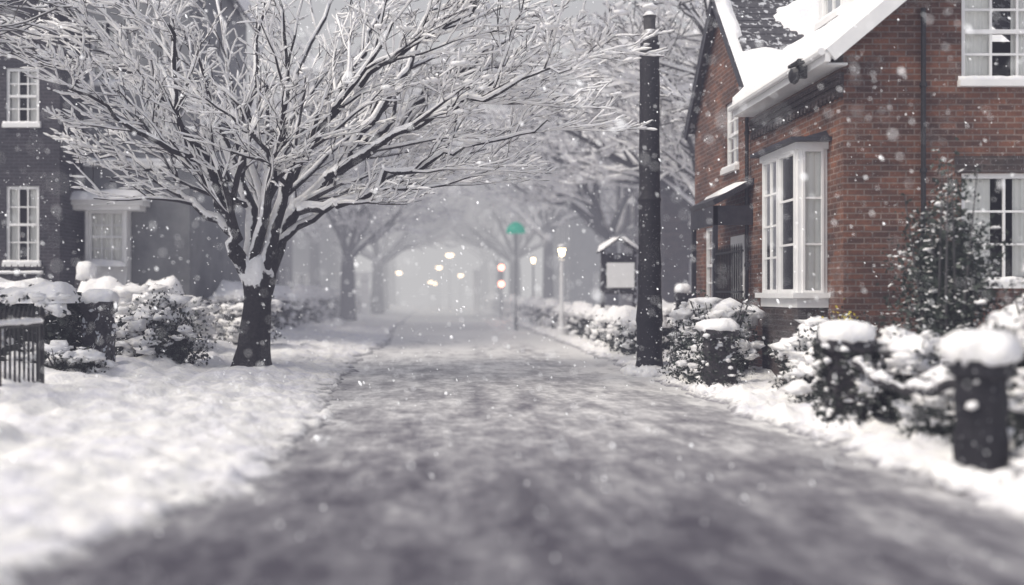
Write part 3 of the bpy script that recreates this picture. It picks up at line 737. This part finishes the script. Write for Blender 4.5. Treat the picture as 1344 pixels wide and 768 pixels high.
def hedge(label,x0,x1,y0,y1,h,seed,n,m='leaf_dark',top=.14,dens=1):
    rng=random.Random(seed); t=thing('hedge',label,'hedge',((x0+x1)/2,(y0+y1)/2,0)); g=MB(); s=MB()
    g.box(x0+.08,x1-.08,y0+.08,y1-.08,-.05,h-.1)
    for k in range(n):
        f=rng.random(); x,y,z=rng.uniform(x0,x1),rng.uniform(y0,y1),rng.uniform(0,h)
        wide=(x1-x0)>(y1-y0)
        if f<.4:
            if wide: y=y0
            else: x=(x0 if rng.random()<.5 else x1)
        elif f<.65:
            if wide: x=x1 if rng.random()<.5 else x0
            else: y=y0
        elif f<.7: y=y1
        else: z=h
        q=.09; c=Vector((x+rng.gauss(0,q*.6)+.1*nz(y*1.2,z*2,seed),y+rng.gauss(0,q*.6)+.1*nz(x,z*2,seed),z+rng.gauss(0,q*.5)+.08*nz(x*2,y*2,seed)))
        g.leaf(c,rng.uniform(.03,.07),rng)
    snow_slab(s,(x0-.1,y0-.1,h-.03),(x1-x0+.2,0,0),(0,y1-y0+.2,0),top,seed,None,.12 if (y1-y0)<8 else .2,1.2)
    ns=int(((x1-x0)+(y1-y0))*18*dens)
    for k in range(ns):
        if rng.random()<.6 and (y1-y0)>(x1-x0): x,y=(x0 if abs(x0)<abs(x1) else x1),rng.uniform(y0,y1)
        else: x,y=rng.uniform(x0,x1),y0
        a=rng.uniform(.04,.17); s.blob((x,y,h*rng.uniform(.2,1.03) if rng.random()<.5 else h+.03),(a,a,a*.55),.7,k)
    g.build('foliage',m,t); s.build('snow_cover','snow',t,smooth=True)
hedge('dark hedge topped with snow behind the black pole, nearest hedge of the right verge',4.3,4.95,21,27,.85,1,5000,top=.22)
hedge('snow topped hedge beside the lit street lamp on the right verge',4.4,5.1,28.3,38,.85,2,5000,top=.24)
hedge('hazy snow topped hedge beside the green topped lamp on the right',4.3,5.0,40,56,.95,3,5000,top=.28)
hedge('faint snowy hedge farthest along the right side',4.2,5,58,90,1,4,4000,top=.3)
hedge('snowy garden hedge before the notice board house',5.6,8.5,27.4,28.2,1.0,14,3500,top=.25)
hedge('snow topped hedge beyond the big tree on the left',-5.9,-5.0,26,38,1.35,5,6500,top=.32,dens=1.2)
hedge('hazy snow topped hedge second along the left side',-5.8,-5.0,39.5,54,1.35,6,5000,top=.34)
hedge('faint snowy hedge farthest along the left side',-5.6,-4.8,56,90,1.4,7,4000,top=.36)
hedge('dark garden hedge heaped with snow before the dark townhouse',-11,-8.3,20.6,21.5,1.55,8,6000,top=.25)
hedge('long snow heaped hedge before the grey rendered house',-8.2,-6.1,22.8,23.6,1.45,9,6000,top=.32)
hedge('thick dark hedge with a deep snow top behind the left railings',-8.6,-5.75,15.2,16.1,1.42,10,9500,top=.22,dens=1.3)
bush('shrub','dark round shrub hung with snow left of the big tree trunk',(-5.1,17.9,.5),(.75,.6,.72),7500,.04,130,'leaf_dark',31,(.04,.18),mound=10)
bush('shrub','snow buried shrub behind the round shrub left of the tree',(-5.9,21.2,.7),(1.0,.7,.75),4000,.04,220,'leaf',32,(.08,.28),mound=16)
bush('shrub','snow buried shrub just right of the big tree trunk by the hedge',(-4.6,24.0,.55),(.6,.7,.65),3000,.04,170,'leaf',33,(.07,.2),mound=14)
bush('shrub','low snowy shrub between the left railings and the round shrub',(-5.5,14.8,.3),(.5,.45,.36),3000,.035,90,'leaf_dark',35,(.04,.15),mound=9)
gl='gate pillars on the left'
post('gate_pillar','dark snow capped gate pillar at the right end of the left hedge',-5.45,16.0,1.38,.42,gl,seed=12,caph=.2,cling=25)
post('gate_pillar','tall pillar crowned by a ball of snow before the grey house',-8.45,23.9,1.85,.36,gl,seed=13,caph=.42,capr=1.2)
gw='white gate pillars in the mist'
post('gate_pillar','pale pillar in the mist by the second tree, left of a pair',-4.9,57,2.6,.5,gw,m='white',seed=15)
post('gate_pillar','pale pillar in the mist by the second tree, right of a pair',-4.2,57,2.6,.5,gw,m='white',seed=16)
post('gate_pillar','pale pillar in the mist on the right, left of the glowing signal post',2.9,75,3.2,.5,gw,m='white',seed=17)
post('gate_pillar','pale pillar in the mist on the right, beyond the glowing signal post',4.4,80,3.6,.5,gw,m='white',seed=18)
def fence(label,x0,y0,x1,y1,h,n):
    t=thing('railing',label,'railing',((x0+x1)/2,(y0+y1)/2,0)); a=Vector((x0,y0,0)); b_=Vector((x1,y1,0))
    for z in (.4,h-.16):
        g=MB(); g.tube([a+Zv*z,b_+Zv*z],[.024,.024],6); g.build('rail','iron',t)
    for k in range(n+1):
        g=MB(); p=a.lerp(b_,k/n); r=.035 if k in (0,n) else .016
        g.tube([p-Zv*.1,p+Zv*(h-.08),p+Zv*(h-.03),p+Zv*(h+.08)],[r,r,r*1.7,.002],6); g.build('bar','iron',t)
    g=MB(); m_=20; g.tube([a.lerp(b_,k/m_)+Zv*(h-.11) for k in range(m_+1)],[.035+.03*abs(nz(k*.9,x0)) for k in range(m_+1)],7); g.build('snow_cover','snow',t,smooth=True)
fence('black iron railings topped with snow at the left edge, nearest the camera',-4.98,10.4,-4.98,12.5,1.28,16)
fence('black iron railings before the dark townhouse windows',-11.3,22.6,-8.95,22.6,2.1,16)

# ------------------------------------------------------------ street furniture
def street_lamp(loc,h,label,m='lamp',pm='white',k=1.0,grp='lit lamps down the street',pk=1.0):
    x,y,_=loc; t=thing('street_lamp',label,'street lamp',loc,grp)
    g=MB(); g.lathe((x,y,0),[(.11*pk,-.05),(.11*pk,.35),(.07*pk,.42),(.05*pk,.6),(.035*pk,h-.45),(.05*pk,h-.42),(.06*pk,h-.38),(.03*pk,h-.34),(.03*pk,h-.24)],12); g.build('post',pm,t)
    g=MB(); g.lathe((x,y,0),[(.05*k,h-.24),(.1*k,h-.0)],6); g.build('lantern',m,t)
    g=MB(); g.lathe((x,y,0),[(.13*k,h),(.13*k,h+.02),(.05*k,h+.1),(.02,h+.16)],6); g.build('lantern_roof','iron',t)
    g=MB(); g.lathe((x,y,0),[(.12*k,h+.04),(.09*k,h+.12),(.02,h+.17)],8,.1); g.build('snow_cap','snow',t,smooth=True)
    return t
street_lamp((4.1,33,0),3.0,'pale lamp post with a warm lit lantern on the right verge, nearest of the lamps',k=1.25,pk=1.7)
street_lamp((4.78,50,0),3.3,'smaller lit lamp just left of the nearest lit lamp post',pm='far_bark')
l3=street_lamp((1.15,98,0),5.4,'far lit lamp high above the end of the road, brightest of the far lamps','lamp_far','far_bark',4)
dup(l3,(.1,100,0),'far lit lamp just left of the brightest far lamp',0,.78)
dup(l3,(-.75,96,0),'far lit lamp low down near the vanishing end of the road',0,.5)
dup(l3,(-.3,94,0),'far lit lamp low down, right of the lowest far lamp',0,.47)
dup(l3,(-3.6,92,0),'far lit lamp on the left side of the road end',0,.65)
dup(l3,(2.2,97,0),'far lit lamp right of the brightest far lamp above the hedge line',0,.62)
t=thing('street_lamp','slim post topped by a green dome on the right of the road','street lamp',(3.2,41,0))
g=MB(); g.lathe((3.2,41,0),[(.07,-.05),(.07,.5),(.03,.6),(.025,4.05)],10); g.build('post','render',t)
g=MB(); g.lathe((3.2,41,4.0),[(.38,0),(.4,.05),(.37,.2),(.26,.36),(.12,.45),(.02,.48)],16); g.build('lamp_shade','green',t,smooth=True)
t=thing('traffic_light','signal post with glowing reddish lights in the mist on the right','traffic light',(3.8,60,0))
g=MB(); g.lathe((3.8,60,0),[(.06,-.05),(.06,1.8)],10); g.box(3.65,3.95,59.9,60.15,1.8,3.4); g.build('housing','render',t)
for z in (2.1,3.1):
    g=MB(); g.blob((3.8,59.88,z),(.17,.06,.17),0); g.build('lens','red',t,smooth=True)
t=thing('notice_board','small roofed notice board with a white panel left of the black pole','notice board',(5.1,28.2,0))
g=MB()
for x in (4.66,5.56): g.box(x-.05,x+.05,28.15,28.25,0,2.75)
g.box(4.71,5.51,28.17,28.23,1.5,2.65); g.build('frame','stone',t)
g=MB(); g.box(4.74,5.5,27.9,27.965,1.68,2.38); g.box(4.9,5.3,27.965,28.17,1.9,2.1); g.build('panel','board',t)
g=MB(); slab(g,(4.5,27.95,2.7),(.61,0,.42),(0,.5,0),.06); slab(g,(5.72,27.95,2.7),(-.61,0,.42),(0,.5,0),.06); r=g.build('roof','stone',t)
g=MB(); snow_slab(g,(4.5,27.93,2.72),(.61,0,.42),(0,.54,0),.08,2); snow_slab(g,(5.72,27.93,2.72),(-.61,0,.42),(0,.54,0),.08,3); g.build('snow_layer','snow',r,smooth=True)

# ------------------------------------------------------------ falling snow
g=MB(); rng=random.Random(99)
for k in range(7000):
    y=2.8+25*rng.random()**.8; x=rng.uniform(-.62,.68)*y; z=rng.uniform(.05,1.5+.32*y)
    u=rng.random(); r=rng.uniform(.004,.008)*(1.0 if u<.92 else rng.uniform(1.5,2.4))*(.6 if y<5 else 1)
    s=rng.uniform(1,1.5); i0=len(g.v); g.blob((0,0,0),(r,r*.8,r*s*(2.0 if rng.random()<.25 else 1)),0,0,True)
    a_=rng.gauss(.6,.3); ca,sa=math.cos(a_),math.sin(a_)
    for q in range(i0,len(g.v)):
        v=g.v[q]; g.v[q]=Vector((x+v.x*ca-v.z*sa,y+v.y,z+v.x*sa+v.z*ca))
tag(g.build('falling_snow','flake'),'snowflakes drifting down through the air over the whole street','snow',kind='stuff')

# ------------------------------------------------------------ mist
g=MB(); g.box(-160,160,-40,420,-3,42)
m=bpy.data.materials.new('mist'); m.use_nodes=True; nt=m.node_tree; nt.nodes.clear(); M['mist']=m
o=nt.nodes.new('ShaderNodeOutputMaterial'); ab=nt.nodes.new('ShaderNodeVolumeAbsorption'); em=nt.nodes.new('ShaderNodeEmission'); ad=nt.nodes.new('ShaderNodeAddShader')
ab.inputs['Color'].default_value=(0,0,0,1)
yy=posz(nt,'Y')
den=maprange(nt,yy,18,52,.0038,.021,True)  # thin near haze is added to lift the dark tones
nt.links.new(den,ab.inputs['Density'])
nt.links.new(ramp(nt,maprange(nt,yy,15,60),[(0,(.87,.86,1.12)),(1,(1,.985,.94))]),em.inputs['Color'])  # violet near glow tints the shadows, cream glow farther off
nt.links.new(math_n(nt,'MULTIPLY',den,.57),em.inputs['Strength'])  # emission imitates daylight scattered in the mist; nothing here really scatters
nt.links.new(ab.outputs[0],ad.inputs[0]); nt.links.new(em.outputs[0],ad.inputs[1]); nt.links.new(ad.outputs[0],o.inputs['Volume'])
m.cycles.volume_step_rate=.6
tag(g.build('mist','mist'),'pale snow mist thickening down the street','mist',kind='structure')

# ------------------------------------------------------------ light
w=bpy.data.worlds.new('World'); bpy.context.scene.world=w; w.use_nodes=True; nt=w.node_tree; bg=nt.nodes['Background']
EL_,AZ_=50,-115
sk=nt.nodes.new('ShaderNodeTexSky'); sk.sky_type='NISHITA'; sk.sun_disc=False; sk.sun_elevation=math.radians(EL_); sk.sun_rotation=math.radians(AZ_); sk.dust_density=3
hs=nt.nodes.new('ShaderNodeHueSaturation'); hs.inputs['Saturation'].default_value=.42
nt.links.new(sk.outputs[0],hs.inputs['Color']); nt.links.new(hs.outputs[0],bg.inputs['Color']); bg.inputs['Strength'].default_value=.145
l=bpy.data.lights.new('sun','SUN'); l.energy=3.2; l.angle=math.radians(25); l.color=(1,.92,.8); so=bpy.data.objects.new('sun',l); C.objects.link(so)
el=math.radians(EL_); az=math.radians(AZ_); d=Vector((math.sin(az)*math.cos(el),math.cos(az)*math.cos(el),math.sin(el))); so.rotation_euler=d.to_track_quat('Z','Y').to_euler(); so.location=(0,0,30)
sc=bpy.context.scene; sc.view_settings.view_transform='Standard'; sc.view_settings.look='None'; sc.view_settings.exposure=0
# ------------------------------------------------------------ camera
cam=bpy.data.cameras.new('camera'); co=bpy.data.objects.new('camera',cam); C.objects.link(co); sc.camera=co
co.location=(0,0,H); co.rotation_euler=(math.radians(90),0,0); cam.lens=35; cam.sensor_width=36; cam.shift_x=97/1344; cam.shift_y=.0015
cam.clip_end=2000; cam.clip_start=.05; cam.dof.use_dof=True; cam.dof.focus_distance=16.5; cam.dof.aperture_fstop=.34
